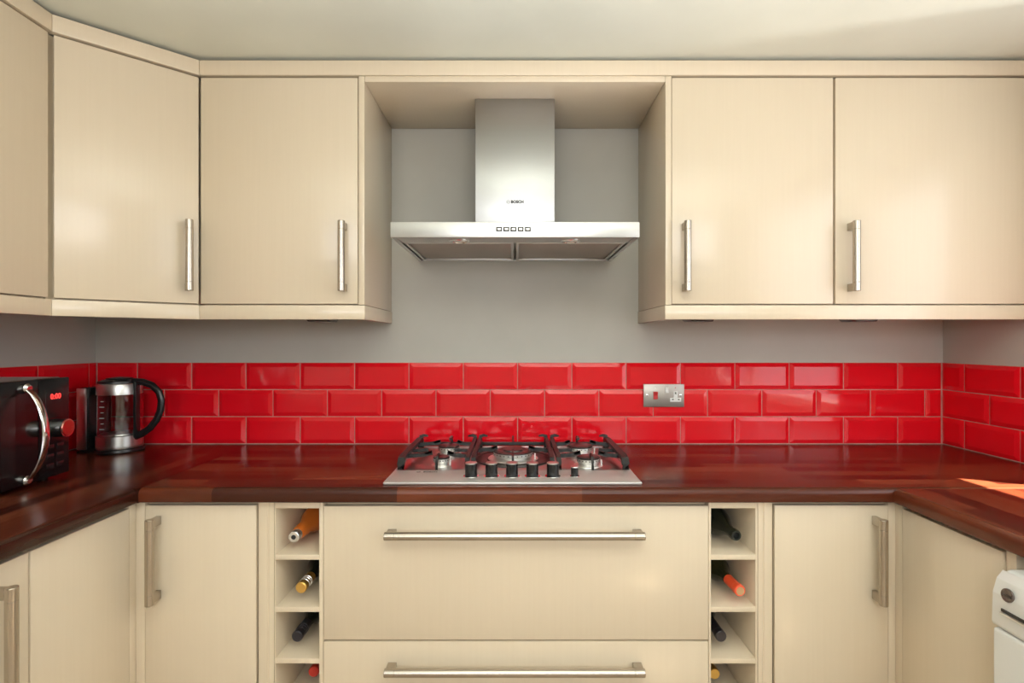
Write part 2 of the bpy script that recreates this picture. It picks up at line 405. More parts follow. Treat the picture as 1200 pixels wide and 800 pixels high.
# cornice over the cabinets and light pelmets beneath them
def moulding(path, name, z0, z1, parent, out=0.004, thick=0.022):
    """boards along a path of plan points (room side to the right of travel), mitred"""
    P = [Vector(p) for p in path]; N = []
    for a, c in zip(P, P[1:]):
        e = (c-a).normalized(); N.append(Vector((e.y, -e.x)))
    def off(i, s):
        if i == 0: return P[0] + N[0]*s
        if i == len(P)-1: return P[-1] + N[-1]*s
        m = (N[i-1]+N[i]).normalized(); return P[i] + m*(s/m.dot(N[i]))
    for i in range(len(P)-1):
        q = [off(i, out), off(i+1, out), off(i+1, out-thick), off(i, out-thick)]
        e = (P[i+1]-P[i]).normalized()*0.0004
        q = [q[0]+e, q[1]-e, q[2]-e, q[3]+e]
        MB().prism([(v.x, v.y) for v in q], z0, z1, 'z', 0.0012).build(name, 'cream', parent)
t = thing('cornice', 'cream cornice board running along the cabinet tops below the ceiling', 'cornice', (0, YU, 2.118))
moulding([(XUL, -1.18), (DA.x, DA.y), (DB.x, DB.y), (XR-0.004, YU)], 'cornice_board', 2.1175, 2.163, t)
t = thing('light_pelmet', 'cream light pelmet under the cabinets that turn the corner to the side wall', 'pelmet', (-0.8, YU, 1.366))
moulding([(XUL, -1.18), (DA.x, DA.y), (DB.x, DB.y), (-0.464, YU), (-0.464, -0.002)], 'pelmet_board', 1.3660, 1.4095, t, 0.002)
t = thing('light_pelmet', 'cream light pelmet under the two cabinets above the cooker switch socket', 'pelmet', (0.8, YU, 1.366))
moulding([(0.464, -0.002), (0.464, YU), (XR-0.004, YU)], 'pelmet_board', 1.3660, 1.4095, t, 0.002)
tag(MB().box(-0.4635, 0.4635, YU, -0.002, 2.098, 2.1165, 0.0012).build('niche_top_panel', 'cream'), 'cream panel bridging the niche above the hood chimney', 'panel')

# little under-cabinet lights
for x, lab in ((-0.668, 'small dark light fitting under the cabinet next to the angled corner cabinet'), (0.632, 'small dark light fitting under the cabinet above the cooker switch socket'), (1.186, 'small dark light fitting under the wide cabinet against the side wall')):
    t = thing('under_cabinet_light', lab, 'light', (x, -0.17, 1.366))
    MB().prism([(-0.044+x, UB-0.0005), (0.044+x, UB-0.0005), (0.044+x, 1.374), (0.038+x, 1.3655), (-0.032+x, 1.3655), (-0.042+x, 1.374)], -0.20, -0.12, 'y', 0.002).build('housing', 'burner_cap', t)
    MB().cyl((x, -0.16, 1.3658), (x, -0.16, 1.3640), 0.024).build('lens', 'lamp_glass', t)

# ------------------------------------------------------------------ cooker hood
HW, HY0, HZ0, HZ1 = 0.3615, -0.447, 1.600, 1.645
t = thing('cooker_hood', 'brushed steel chimney cooker hood mounted in the niche above the gas hob', 'cooker hood', (0, -0.2, HZ0))
m = MB().box(-HW, HW, HY0, HY0+0.02, HZ0, HZ1, 0.0012)
m.build('fascia', 'steel', t)
m = MB().box(-HW+0.001, HW-0.001, HY0+0.02, -0.0015, HZ1-0.006, HZ1-0.0005)
m.box(-HW+0.001, -HW+0.014, HY0+0.02, -0.0015, HZ0, HZ1-0.006); m.box(HW-0.014, HW-0.001, HY0+0.02, -0.0015, HZ0, HZ1-0.006)
m.box(-HW+0.014, HW-0.014, -0.016, -0.0015, HZ0, HZ1-0.006); m.box(-HW+0.014, HW-0.014, HY0+0.02, -0.352, HZ0+0.002, HZ1-0.006)
m.build('canopy', 'steel', t)
for s in (-1, 1):
    x0, x1 = (-HW+0.020, -0.004) if s < 0 else (0.004, HW-0.020)
    f = MB().box(x0, x1, -0.346, -0.022, HZ0+0.007, HZ0+0.013, 0.001).build('grease_filter', 'filter_mesh', t)
    m = MB(); m.box(x0, x1, -0.350, -0.340, HZ0+0.001, HZ0+0.007, 0.001).box(x0, x1, -0.030, -0.020, HZ0+0.001, HZ0+0.007, 0.001)
    m.box(x0, x0+0.009, -0.340, -0.030, HZ0+0.001, HZ0+0.007, 0.001).box(x1-0.009, x1, -0.340, -0.030, HZ0+0.001, HZ0+0.007, 0.001)
    m.build('filter_frame', 'steel', f)
    m = MB().lathe((s*0.168, -0.388, HZ0+0.002), (0, 0, -1), [(0.022, 0), (0.030, 0), (0.030, 0.002), (0.023, 0.004), (0.022, 0.002)], 28)
    lr = m.build('lamp_ring', 'chrome', t)
    MB().lathe((s*0.168, -0.388, HZ0+0.002), (0, 0, -1), [(0.0225, 0), (0.0215, 0.002), (0.012, 0.005), (0, 0.006)], 24).build('lamp_glass', 'lamp_glass', lr)
CY, CW = -0.244, 0.1308
m = MB().box(-CW, CW, CY, -0.0015, HZ1, 2.0978, 0.0015); m.build('chimney', 'chimney_steel', t)
for k in range(5):
    x = -0.0045 + (k-2)*0.0208
    bt = MB().box(x-0.0088, x+0.0088, HY0-0.0012, HY0+0.002, 1.6168, 1.6302, 0.001).build('button', 'black_plastic', t)
    MB().box(x-0.0052, x+0.0052, HY0-0.0026, HY0, 1.6203, 1.6267, 0.0012).build('button_face', 'alu', bt)
text_part('BOSCH', 0.0128, Matrix.Translation((0.0075, CY-0.0002, 1.7575)) @ FACE_NEG_Y, 'lettering', 'letter_grey', t, 0.0007)
m = MB().lathe((-0.0225, CY, 1.7575), (0, -1, 0), [(0.0050, 0), (0.0050, 0.0004), (0.0058, 0.0004), (0.0058, 0)], 24)
m.box(-0.0252, -0.0244, CY-0.0004, CY, 1.7545, 1.7605).box(-0.0206, -0.0198, CY-0.0004, CY, 1.7545, 1.7605).box(-0.0244, -0.0206, CY-0.0004, CY, 1.7572, 1.7578)
m.build('emblem', 'letter_grey', t)

# ------------------------------------------------------------------ worktop
def nose(front_, back, sign=1):
    """profile (depth, z) with a rolled front edge; front_ and back are coordinates across the run"""
    s = 1 if back > front_ else -1; r = 0.016; pts = [(back, WB), (back, WT)]
    for k in range(7):
        a = R(90*k/6); pts.append((front_ + s*(r - r*math.sin(a)), WT - r + r*math.cos(a)))
    r2 = 0.006
    for k in range(4):
        a = R(90*k/3); pts.append((front_ + s*(r2 - r2*math.cos(a)), WB + r2 - r2*math.sin(a)))
    return pts
t = thing('worktop', 'glossy red-brown wood stave worktop running round three sides', 'worktop', (0, -0.3, WB))
MB().prism(nose(YW, -0.0015), XWL+0.0006, XR-0.0015, 'x').build('worktop_length', 'worktop_x', t)
m = MB(); m.prism(nose(XWL, XL+0.0015), -1.42, YW, 'y'); m.box(XL+0.0015, XWL, YW, -0.0015, WB, WT)
m.build('worktop_length', 'worktop_y', t)
MB().prism(nose(XWR, XR-0.0015), -1.56, YW-0.0004, 'y').build('worktop_length', 'worktop_y', t)

# ------------------------------------------------------------------ base cabinets
GB = 'x'
ZT, ZS0, ZS1 = 0.8615, 0.5035, 0.4990
# corner units on the back run
def base_door_unit(label, x0, x1, dx0, dx1, hx, post):
    t = thing('base_cabinet', label, 'base cabinet', ((x0+x1)/2, -0.3, BB))
    MB().box(x0, x1, YB+0.021, -0.03, BB, BT).build('body', 'carcass', t)
    d = front(dx0, dx1, BB+0.002, ZT).build('door', 'cream', t)
    handle_mb((hx, YB, 0.7245), 0.222, 'z', (0, -1)).build('handle', 'handle_steel', d)
    MB().box(post[0], post[1], YB+0.002, YB+0.020, BB+0.002, BT-0.001, 0.001).build('corner_post', 'cream', t)
base_door_unit('cream base cabinet in the corner on the kettle side, door handle by the corner', -1.55, -0.688, -0.985, -0.690, -0.948, (XBL-0.020, -0.987))
base_door_unit('cream base cabinet in the corner on the washing machine side, door handle by the corner', 0.690, 1.58, 0.692, 0.994, 0.956, (0.996, XBR+0.020))
# grooved filler strips
for x0, x1, lab in ((-0.686, -0.6415, 'grooved cream filler strip between wine rack and the kettle corner cabinet door'), (0.6475, 0.688, 'grooved cream filler strip between wine rack and the washing machine corner cabinet door')):
    w = x1-x0; y = YB
    P = [(x0, y+0.02), (x0, y+0.006), (x0+0.008, y+0.006), (x0+0.008, y), (x0+w*0.60, y), (x0+w*0.60+0.0015, y+0.002), (x0+w*0.60+0.004, y+0.002), (x0+w*0.60+0.0055, y), (x1, y), (x1, y+0.02)]
    if x0 > 0: P = [(x0+x1-a, c) for a, c in P][::-1]
    tag(MB().prism(P, BB, BT).build('filler_strip', 'cream', smooth=False), lab, 'filler strip')
# drawer unit
t = thing('drawer_unit', 'cream unit of two deep pan drawers below the gas hob', 'drawer unit', (0, -0.3, BB))
MB().box(-0.508, 0.513, YB+0.021, -0.03, BB, BT).build('body', 'carcass', t)
for z0, z1, hz in ((ZS0, 0.8600, 0.793), (BB+0.002, ZS1, 0.4385)):
    d = front(-0.510, 0.5150, z0, z1).build('drawer', 'cream', t)
    handle_mb((-0.001, YB, hz), 0.676, 'h', (0, -1)).build('handle', 'handle_steel', d)
# wine racks
SH = [0.730, 0.591, 0.4535, 0.316, 0.178]          # shelf top heights
def wine_rack(label, x0, x1, pl, pr):
    t = thing('wine_rack', label, 'wine rack', ((x0+x1)/2, -0.3, BB))
    MB().box(x0, x0+pl, YB+0.001, -0.13, BB, BT, 0.0008).build('side_panel', 'cream_matt', t)
    MB().box(x1-pr, x1, YB+0.001, -0.13, BB, BT, 0.0008).build('side_panel', 'cream_matt', t)
    MB().box(x0+pl, x1-pr, YB+0.001, -0.13, 0.8535, BT, 0.0008).build('top_panel', 'cream_matt', t)
    MB().box(x0, x1, -0.13, -0.12, BB, BT).build('back_panel', 'cream_matt', t)
    for z in SH: MB().box(x0+pl, x1-pr, YB+0.001, -0.13, z-0.0138, z, 0.0008).build('shelf', 'cream_matt', t)
    return x0+pl, x1-pr
wine_rack('cream open wine rack holding the bottle with the silver screw cap', -0.6405, -0.5115, 0.0025, 0.0105)
wine_rack('cream open wine rack holding the bottle with the orange-red capsule', 0.5165, 0.6465, 0.0060, 0.0055)

# ------------------------------------------------------------------ wine bottles, lying neck outwards
def bottle(x, shelf, y_end, kind, glass, cap, label, r=0.0375, yaw=0.0):
    z = SH[shelf] + r + 0.0003
    t = thing('wine_bottle', label, 'bottle', (x, y_end+0.15, SH[shelf]))
    o = (x, y_end, z); ax = (yaw, 1, 0)
    def mk(): return MB()
    if kind == 'champagne':   # bare mouth, wide sloping shoulder
        mk().lathe(o, ax, [(0.0085, 0.012), (0.0090, 0.0), (0.0135, 0.0), (0.0155, 0.004), (0.0155, 0.016), (0.0135, 0.019), (0.0145, 0.035), (0.0185, 0.052), (0.0270, 0.073), (0.0345, 0.090), (r, 0.115), (r, 0.29), (r*0.9, 0.300), (0, 0.297)], 36).build('glass', glass, t)
        mk().lathe(o, ax, [(0, 0.011), (0.0086, 0.011), (0.0086, 0.013), (0, 0.013)], 24).build('mouth', 'black_plastic', t)
        return
    if kind == 'screw':
        g = mk().lathe(o, ax, [(0, 0.020), (0.0135, 0.020), (0.0160, 0.026), (0.0185, 0.034), (0.0200, 0.070), (0.0240, 0.092), (0.0335, 0.118), (r, 0.140), (r, 0.295), (r*0.9, 0.302), (0, 0.296)], 36).build('glass', glass, t)
        mk().lathe(o, ax, [(0, 0.0008), (0.006, 0.0008), (0.0065, 0.0), (0.0130, 0.0), (0.0146, 0.0015), (0.0148, 0.012), (0.0142, 0.013), (0.0142, 0.015), (0.0148, 0.016), (0.0148, 0.024), (0.0130, 0.0242)], 32).build('screw_cap', cap, t)
        mk().lathe(o, ax, [(0, -0.0004), (0.0058, -0.0004), (0.0058, 0.001), (0, 0.001)], 24).build('cap_emblem', 'letter_grey', t)
        return
    mk().lathe(o, ax, [(0, 0.020), (0.0130, 0.020), (0.0133, 0.060), (0.0145, 0.085), (0.0200, 0.103), (0.0310, 0.122), (r, 0.145), (r, 0.295), (r*0.9, 0.302), (0, 0.296)], 36).build('glass', glass, t)
    c = mk().lathe(o, ax, [(0, 0.0), (0.0130, 0.0), (0.0148, 0.0018), (0.0152, 0.0185), (0.0142, 0.021), (0.0138, 0.024), (0.0140, 0.060), (0.0142, 0.068), (0.0132, 0.0682)], 32).build('capsule', cap, t)
    if kind == 'rings':
        for q in (0.021, 0.033, 0.041):
            mk().lathe(o, ax, [(0.0136, q), (0.0153, q+0.0008), (0.0153, q+0.0028), (0.0136, q+0.0036)], 32).build('ring', 'foil_silver' if cap == 'foil_gold' else cap, c)
    if kind == 'cork':
        mk().lathe(o, ax, [(0, -0.0004), (0.0108, -0.0004), (0.0110, 0.002), (0, 0.002)], 28).build('cork', 'cork', c)
bottle(-0.6000, 0, -0.546, 'screw', 'rose_glass', 'foil_silver', 'orange rose wine bottle with a silver screw cap lying in the rack')
bottle(-0.5815, 1, -0.543, 'rings', 'dark_glass', 'foil_gold', 'dark wine bottle with a ringed gold capsule lying in the rack')
bottle(-0.5960, 2, -0.534, 'rings', 'dark_glass', 'foil_black', 'dark wine bottle with a ringed black capsule, below the gold-capped bottle')
bottle(-0.5760, 3, -0.470, 'plain', 'olive_glass', 'foil_red', 'dark wine bottle with a deep red capsule, below the ringed black one')
bottle(0.6000, 0, -0.546, 'champagne', 'dark_glass', None, 'dark bottle with a bare open mouth lying on the top shelf of the rack', 0.0415, -0.10)
bottle(0.6045, 1, -0.560, 'cork', 'olive_glass', 'foil_orange', 'wine bottle with an orange-red capsule and visible cork end', yaw=-0.06)
bottle(0.5640, 2, -0.534, 'plain', 'dark_glass', 'foil_black', 'dark wine bottle with a smooth black capsule, below the orange-capped bottle')
bottle(0.5670, 3, -0.480, 'plain', 'amber_glass', 'foil_gold', 'amber wine bottle with a gold capsule, on the lowest shelf in view')

# ------------------------------------------------------------------ side runs
def side_unit(name, label, cat, s, xf, y0, y1, door, hy=None):
    """s=-1 on the left wall, +1 on the right; xf = face plane; y0<y1"""
    xw = XL+0.03 if s < 0 else XR-0.03
    t = thing(name, label, cat, ((xf+xw)/2, (y0+y1)/2, BB))
    xb = xf + s*0.021
    MB().box(min(xb, xw), max(xb, xw), y0, y1, BB, BT).build('body', 'carcass', t)
    xa = xf + s*0.018
    d = MB().box(min(xf, xa), max(xf, xa), y0+0.0015, y1-0.0015, BB+0.002, ZT, 0.0016).build(door, 'cream', t)
    if hy is not None: handle_mb((xf, hy, 0.713), 0.222, 'z', (-s, 0)).build('handle', 'handle_steel', d)
    return t
t = side_unit('base_cabinet', 'cream blank-fronted base unit under the worktop corner below the kettle', 'base cabinet', -1, XBL, -0.8725, -0.594, 'blank_panel')
MB().box(XBL-0.018, XBL-0.002, -0.593, YB+0.0015, BB+0.002, BT-0.001, 0.001).build('corner_post', 'cream', t)
side_unit('base_cabinet', 'cream base cabinet below the microwave, with an upright steel bar handle', 'base cabinet', -1, XBL, -1.390, -0.8735, 'door', -0.948)
t = side_unit('base_cabinet', 'cream blank-fronted base unit beside the white washing machine', 'base cabinet', 1, XBR, -0.8750, -0.594, 'blank_panel')
MB().box(XBR+0.002, XBR+0.018, -0.593, YB+0.0015, BB+0.002, BT-0.001, 0.001).build('corner_post', 'cream', t)
tag(MB().box(XBR+0.004, XR-0.03, -0.8990, -0.8770, 0.0, BT, 0.001).build('end_panel', 'cream'), 'cream end panel between blank base unit and white washing machine', 'panel')
tag(MB().box(XBR+0.004, XR-0.03, -1.5550, -1.5370, 0.0, BT, 0.001).build('end_panel', 'cream'), 'cream end panel on the open side of the washing machine', 'panel')
tag(MB().box(XL+0.03, XBL, -1.4140, -1.3940, 0.0, BT, 0.001).build('end_panel', 'cream'), 'cream end panel closing the run of units below the microwave', 'panel')
for x0, x1, y0, y1, lab in ((-1.06, 1.06, YB+0.06, YB+0.078, 'cream plinth board below the drawer unit and wine racks'), (XBL-0.07, XBL-0.052, -1.393, YB+0.058, 'cream plinth board below the units under the microwave'), (XBR+0.052, XBR+0.07, -0.876, YB+0.058, 'cream plinth board below the blank unit by the washing machine')):
    tag(MB().box(x0, x1, y0, y1, 0.0, BB, 0.001).build('plinth', 'cream_matt'), lab, 'plinth')

# ------------------------------------------------------------------ washing machine (front faces -x)
t = thing('washing_machine', 'white front-loading washing machine standing under the worktop end', 'washing machine', (1.25, -1.215, 0))
wy0, wy1, wx = -1.512, -0.912, 0.952
MB().box(wx+0.022, 1.545, wy0, wy1, 0.02, 0.846, 0.012, 3).build('body', 'white_enamel', t)
P = [(wx+0.0215, 0.735), (wx+0.003, 0.735), (wx, 0.742), (wx+0.002, 0.80), (wx+0.010, 0.828), (wx+0.021, 0.841), (wx+0.0215, 0.843)]
cp = MB().prism(P, wy0+0.001, wy1-0.001, 'y', 0.002).build('control_panel', 'white_enamel', t)
MB().box(wx+0.0005, wx+0.0215, wy0+0.001, wy1-0.001, 0.06, 0.732, 0.008, 3).build('front_panel', 'white_enamel', t)
MB().box(wx-0.0012, wx+0.004, wy0+0.10, wy1-0.022, 0.7705, 0.7765, 0.0008).build('slot', 'black_plastic', cp)
MB().box(wx-0.0030, wx+0.004, wy0+0.10, wy1-0.022, 0.7655, 0.7695, 0.0008).build('slot_trim', 'alu', cp)
MB().lathe((wx+0.0035, -0.945, 0.806), (-1, 0, 0.12), [(0, 0.0030), (0.0085, 0.0030), (0.0105, 0.0038), (0.0125, 0.0030), (0.0130, 0)], 28).build('badge', 'badge', cp)
MB().box(wx-0.0010, wx+0.004, -0.953, -0.937, 0.8035, 0.8075, 0.0004).build('badge_bar', 'burner_cap', cp)
MB().lathe((wx+0.002, -1.22, 0.42), (-1, 0, 0), [(0.15, 0), (0.165, 0.0), (0.163, 0.014), (0.150, 0.020), (0.135, 0.014), (0.10, 0.006), (0, 0.004)], 40).build('porthole_door', 'white_plastic', t)
for y in (wy0+0.05, wy1-0.05):
    for x in (wx+0.08, 1.50): MB().cyl((x, y, 0), (x, y, 0.022), 0.018).build('foot', 'black_plastic', t)

# ------------------------------------------------------------------ gas hob
HX = 0.3490; hy0, hy1, hys = -0.556, -0.072, -0.423; HT = 0.9195; HOX = -0.0065
t = thing('gas_hob', 'stainless steel five-burner gas hob set into the worktop', 'gas hob', (HOX, -0.3, WT))
m = MB()
m.prism([(-HX+HOX, hy0), (HX+HOX, hy0), (HX+HOX, hys), (-HX+HOX, hys)], WT+0.0004, HT, 'z', 0.0025)
m.build('control_strip', 'hob_steel', t)
m = MB().box(-HX+0.004+HOX, HX-0.004+HOX, hys+0.001, hy1, WT+0.0004, HT-0.003, 0.001)
m.box(-HX+HOX, -HX+0.008+HOX, hys+0.001, hy1, WT+0.0004, HT, 0.0015).box(HX-0.008+HOX, HX+HOX, hys+0.001, hy1, WT+0.0004, HT, 0.0015)
m.box(-HX+0.008+HOX, HX-0.008+HOX, hy1-0.010, hy1, WT+0.0004, HT, 0.0015)
m.build('tray', 'steel', t)
ZTRAY = HT-0.003
text_part('BOSCH', 0.0125, Matrix.Translation((-0.246, -0.446, HT)) , 'lettering', 'letter_grey', t, 0.0003)
MB().lathe((-0.280, -0.446, HT), (0, 0, 1), [(0.0044, 0), (0.0044, 0.0003), (0.0054, 0.0003), (0.0054, 0)], 20).build('emblem', 'letter_grey', t)
def burner(x, y, r, z=ZTRAY, wok=False):
    m = MB().lathe((x, y, z), (0, 0, 1), [(0, 0), (r*1.28, 0), (r*1.25, 0.002), (r*1.0, 0.0032), (r*0.86, 0.004), (r*0.86, 0.008), (r*0.98, 0.010), (r*1.0, 0.012), (r*1.0, 0.0215), (0, 0.0215)], 40)
    o = m.build('burner', 'alu', t)
    m = MB(); n = 28 if wok else 20
    for k in range(n):
        a = 2*math.pi*k/n
        m.cyl((x+math.cos(a)*r*0.97, y+math.sin(a)*r*0.97, z+0.0175), (x+math.cos(a)*r*1.006, y+math.sin(a)*r*1.006, z+0.0175), 0.0019, 6)
    m.build('flame_port', 'burner_cap', o)
    MB().lathe((x, y, z+0.0216), (0, 0, 1), [(0, 0), (r*0.97, 0), (r*1.02, 0.0012), (r*1.02, 0.0042), (r*0.94, 0.0058), (0, 0.0064)] if not wok else [(0, 0), (r*0.97, 0), (r*1.01, 0.0012), (r*1.0, 0.004), (r*0.72, 0.0055), (r*0.66, 0.0035), (r*0.52, 0.0035), (r*0.48, 0.0085), (0, 0.0095)], 40).build('burner_cap', 'burner_cap', o)
    MB().cyl((x+r*1.10, y-r*0.35, z), (x+r*1.10, y-r*0.35, z+0.020), 0.0024, 10).build('igniter', 'white_plastic', o)
burner(-0.227, -0.350, 0.0250); burner(-0.226, -0.176, 0.0360)
burner(0.222, -0.176, 0.0430); burner(0.226, -0.350, 0.0350)
burner(-0.0065, -0.268, 0.0640, ZTRAY+0.003, True)
MB().lathe((-0.0065, -0.262, ZTRAY), (0, 0, 1), [(0.074, 0.0), (0.080, 0.0035), (0.084, 0.0035), (0.086, 0.001), (0.116, 0.001), (0.119, 0.0045), (0.124, 0.0045), (0.127, 0.0)], 48).build('wok_ring', 'burner_cap', t)
# knobs
for i, x in enumerate((-0.1235, -0.0660, -0.0085, 0.0490, 0.1065, 0.1680)):
    small = i == 5; r = 0.0105 if small else 0.0172; h = 0.025 if small else 0.036; y = -0.490
    k = MB().lathe((x, y, HT), (0, 0, 1), [(0, 0), (r*1.0, 0.0), (r, 0.002), (r*0.98, h-0.001), (0, h-0.0008)], 32).build('knob', 'black_plastic', t)
    MB().lathe((x, y, HT+h-0.001), (0, 0, 1), [(0, 0), (r*0.99, 0), (r*0.99, 0.002), (r*0.93, 0.0032), (0, 0.0032)], 32).build('knob_cap', 'steel', k)
    MB().lathe((x, y, HT), (0, 0, 1), [(r*1.02, 0), (r*1.02, 0.0006), (r*1.28, 0.0006), (r*1.30, 0)], 32).build('knob_ring', 'chrome', k)
    if not small:
        m = MB()
        for q in range(7):
            a = R(-150 + q*20); m.box(x+math.cos(a)*r*1.52-0.0006, x+math.cos(a)*r*1.52+0.0006, y+math.sin(a)*r*1.52-0.0006, y+math.sin(a)*r*1.52+0.0006, HT, HT+0.0003)
        m.build('dial_marks', 'letter_grey', k)
# cast-iron pan supports
def rail(m, x, w, lean=0.0):
    z = 0.950
    pts = [(x, hys+0.004, ZTRAY+0.002), (x, hys+0.008, 0.934), (x+lean*0.3, hys+0.020, 0.946), (x+lean*0.5, hys+0.040, z), (x+lean, -0.12, z), (x+lean, -0.095, z-0.001), (x+lean, hy1-0.012, ZTRAY+0.002)]
    m.sweep(pts, w, [0.010, 0.014, 0.014, 0.012, 0.012, 0.014, 0.012], up=(0.0001, 0, 1) if False else (0, 0.35, 1))
def finger(m, p, q, zt=0.955, w=0.0065):
    """finger from rail point p (x,y) to tip q (x,y), with a raised tip"""
    p, q = Vector(p), Vector(q); d = (q-p)
    a = p + d*0.72
    m.sweep([(p.x, p.y, 0.944), (a.x, a.y, 0.949), (q.x, q.y, zt)], w, [0.012, 0.012, 0.013])
    m.sweep([(a.x, a.y, zt-0.003), (q.x, q.y, zt+0.003)], w, 0.008)
def support(x0, x1, burners, name='pan_support'):
    m = MB()
    rail(m, x0, 0.020 if x0 < -0.3 else 0.013); rail(m, x1, 0.020 if x1 > 0.3 else 0.013)
    m.box(x0, x1, hy1-0.022, hy1-0.013, 0.926, 0.937, 0.001)
    for xr, s in ((x0, 1), (x1, -1)):                     # rear uprights with hooked tips, and low feet
        m.box(xr-0.006, xr+0.006, hy1-0.026, hy1-0.012, 0.926, 0.956, 0.0015)
        m.sweep([(xr-s*0.003, hy1-0.019, 0.957), (xr+s*0.012, hy1-0.019, 0.9615), (xr+s*0.026, hy1-0.019, 0.9590)], [0.012, 0.011, 0.006], [0.010, 0.009, 0.005])
    for bx_, by_, r in burners:
        finger(m, (x0, by_), (bx_-r*0.80, by_)); finger(m, (x1, by_), (bx_+r*0.80, by_))
    ys = sorted(b_[1] for b_ in burners)
    bx_, by_, r = max(burners, key=lambda q: q[1])        # rear finger
    m.sweep([(bx_, hy1-0.018, 0.932), (bx_, hy1-0.020, 0.955), (bx_, hy1-0.032, 0.9575), (bx_, by_+r*0.8, 0.957)], 0.0070, [0.010, 0.012, 0.010, 0.008], up=(0, 0.3, 1))
    bx_, by_, r = min(burners, key=lambda q: q[1])        # front finger
    m.sweep([(bx_, hys+0.004, ZTRAY+0.001), (bx_, hys+0.007, 0.940), (bx_, hys+0.016, 0.951), (bx_, by_-r*0.72, 0.955)], 0.0070, [0.009, 0.010, 0.010, 0.008], up=(0, 0.3, 1))
    if len(burners) == 2:
        ym = -0.263; m.sweep([(x0, ym, 0.942), (x0+0.055, ym, 0.946)], 0.007, 0.011); m.sweep([(x1, ym, 0.942), (x1-0.055, ym, 0.946)], 0.007, 0.011)
    m.build(name, 'cast_iron', t)
support(-0.338, -0.142, [(-0.232, -0.350, 0.030), (-0.226, -0.176, 0.036)])
support(0.131, 0.328, [(0.230, -0.350, 0.035), (0.222, -0.176, 0.043)])
support(-0.124, 0.111, [(-0.0065, -0.268, 0.064)])

# ------------------------------------------------------------------ cooker switch and socket
sx0, sx1, sz0, sz1, sy = 0.4805, 0.6325, 1.0535, 1.1390, -0.0092
t = thing('cooker_switch_socket', 'brushed steel cooker switch and socket plate on the red tiles', 'socket', ((sx0+sx1)/2, sy, sz0))
MB().box(sx0, sx1, sy-0.0065, sy, sz0, sz1, 0.0018).build('faceplate', 'plate_steel', t)
yf = sy-0.0065
px = lambda u: sx0 + (u-272)/(640-272)*(sx1-sx0)
pz = lambda v: sz1 - (v-235)/(443-235)*(sz1-sz0)
MB().prism([(yf+0.001, pz(375)), (yf-0.0035, pz(372)), (yf-0.0015, pz(340)), (yf-0.0045, pz(306)), (yf+0.001, pz(303))], px(360), px(400), 'x', 0.0005).build('cooker_rocker', 'red_plastic', t)
MB().prism([(yf+0.001, pz(317)), (yf-0.0035, pz(315)), (yf-0.0015, pz(290)), (yf-0.0045, pz(264)), (yf+0.001, pz(262))], px(468), px(496), 'x', 0.0005).build('socket_rocker', 'white_plastic', t)
ins = [(px(512), pz(396)), (px(612), pz(396)), (px(612), pz(360)), (px(580), pz(360)), (px(580), pz(303)), (px(544), pz(303)), (px(544), pz(360)), (px(512), pz(360))]
si = MB().prism(ins, yf-0.0008, yf+0.002, 'y').build('socket_insert', 'white_plastic', t)
MB().box(px(556), px(568), yf-0.0012, yf+0.001, pz(327), pz(308)).build('earth_hole', 'black_plastic', si)
for u in (536, 590): MB().box(px(u-8), px(u+8), yf-0.0012, yf+0.001, pz(380), pz(370)).build('pin_hole', 'black_plastic', si)
for u in (304, 608):
    s_ = MB().lathe((px(u), yf, pz(335)), (0, -1, 0), [(0.0042, 0), (0.0042, 0.0008), (0.0030, 0.0014), (0, 0.0014)], 20).build('screw', 'chrome', t)
    MB().box(px(u)-0.0026, px(u)+0.0026, yf-0.0017, yf-0.001, pz(335)-0.0004, pz(335)+0.0004).build('screw_slot', 'black_plastic', s_)
MB().cyl((px(376), yf+0.001, pz(270)), (px(376), yf-0.0012, pz(270)), 0.0024, 14).build('neon', 'lamp_glass', t)
MB().cyl((px(560), yf+0.001, pz(268)), (px(560), yf-0.0012, pz(268)), 0.0020, 14).build('neon', 'red_plastic', t)

# ------------------------------------------------------------------ microwave (front faces roughly +x)
t = thing('microwave', 'black microwave oven with a bowed chrome handle on the worktop', 'microwave', (-1.268, -0.70, WT), R(4.0))
ML = world_of(t)
def ml(m): return m.xform(ML)     # local: +x = front, y along the front (+y towards the back wall)
MWW, MWH, MD = 0.245, 0.285, 0.280
ml(MB().box(-MD, -0.020, -MWW, MWW, 0.010, MWH, 0.006)).build('body', 'steel', t)
ml(MB().box(-0.0195, 0.0, -MWW, MWW-0.105, 0.012, MWH-0.001, 0.003)).build('door', 'black_gloss', t)
ctl = ml(MB().box(-0.0195, 0.0, MWW-0.1035, MWW, 0.012, MWH-0.001, 0.003)).build('control_panel', 'black_gloss', t)
hy = MWW-0.145; hp = []
for k in range(17):
    a = -1 + 2*k/16; hp.append((0.004 + 0.046*(1-a*a)**0.75, hy, MWH*0.505 + a*0.120))
hd = ml(MB().sweep(hp, [0.020]*17, [0.006 + 0.008*(1-abs(-1+2*k/16)) for k in range(17)], up=(1, 0, 0), seg=12)).build('handle', 'chrome', t)
for a in (-1, 1): ml(MB().lathe((-0.001, hy, MWH*0.505+a*0.120), (1, 0, 0), [(0, 0), (0.013, 0), (0.013, 0.006), (0.008, 0.012), (0, 0.013)], 20)).build('handle_mount', 'chrome', hd)
ml(MB().box(-0.001, 0.0006, -MWW+0.03, hy-0.03, 0.045, MWH-0.04, 0.0003)).build('window', 'black_plastic', t)
ky = MWW-0.046; kz = 0.145
kb = ml(MB().lathe((0, ky, kz), (1, 0, 0), [(0, 0), (0.0245, 0), (0.0255, 0.002), (0.0245, 0.030), (0, 0.030)], 36)).build('dial', 'chrome', t)
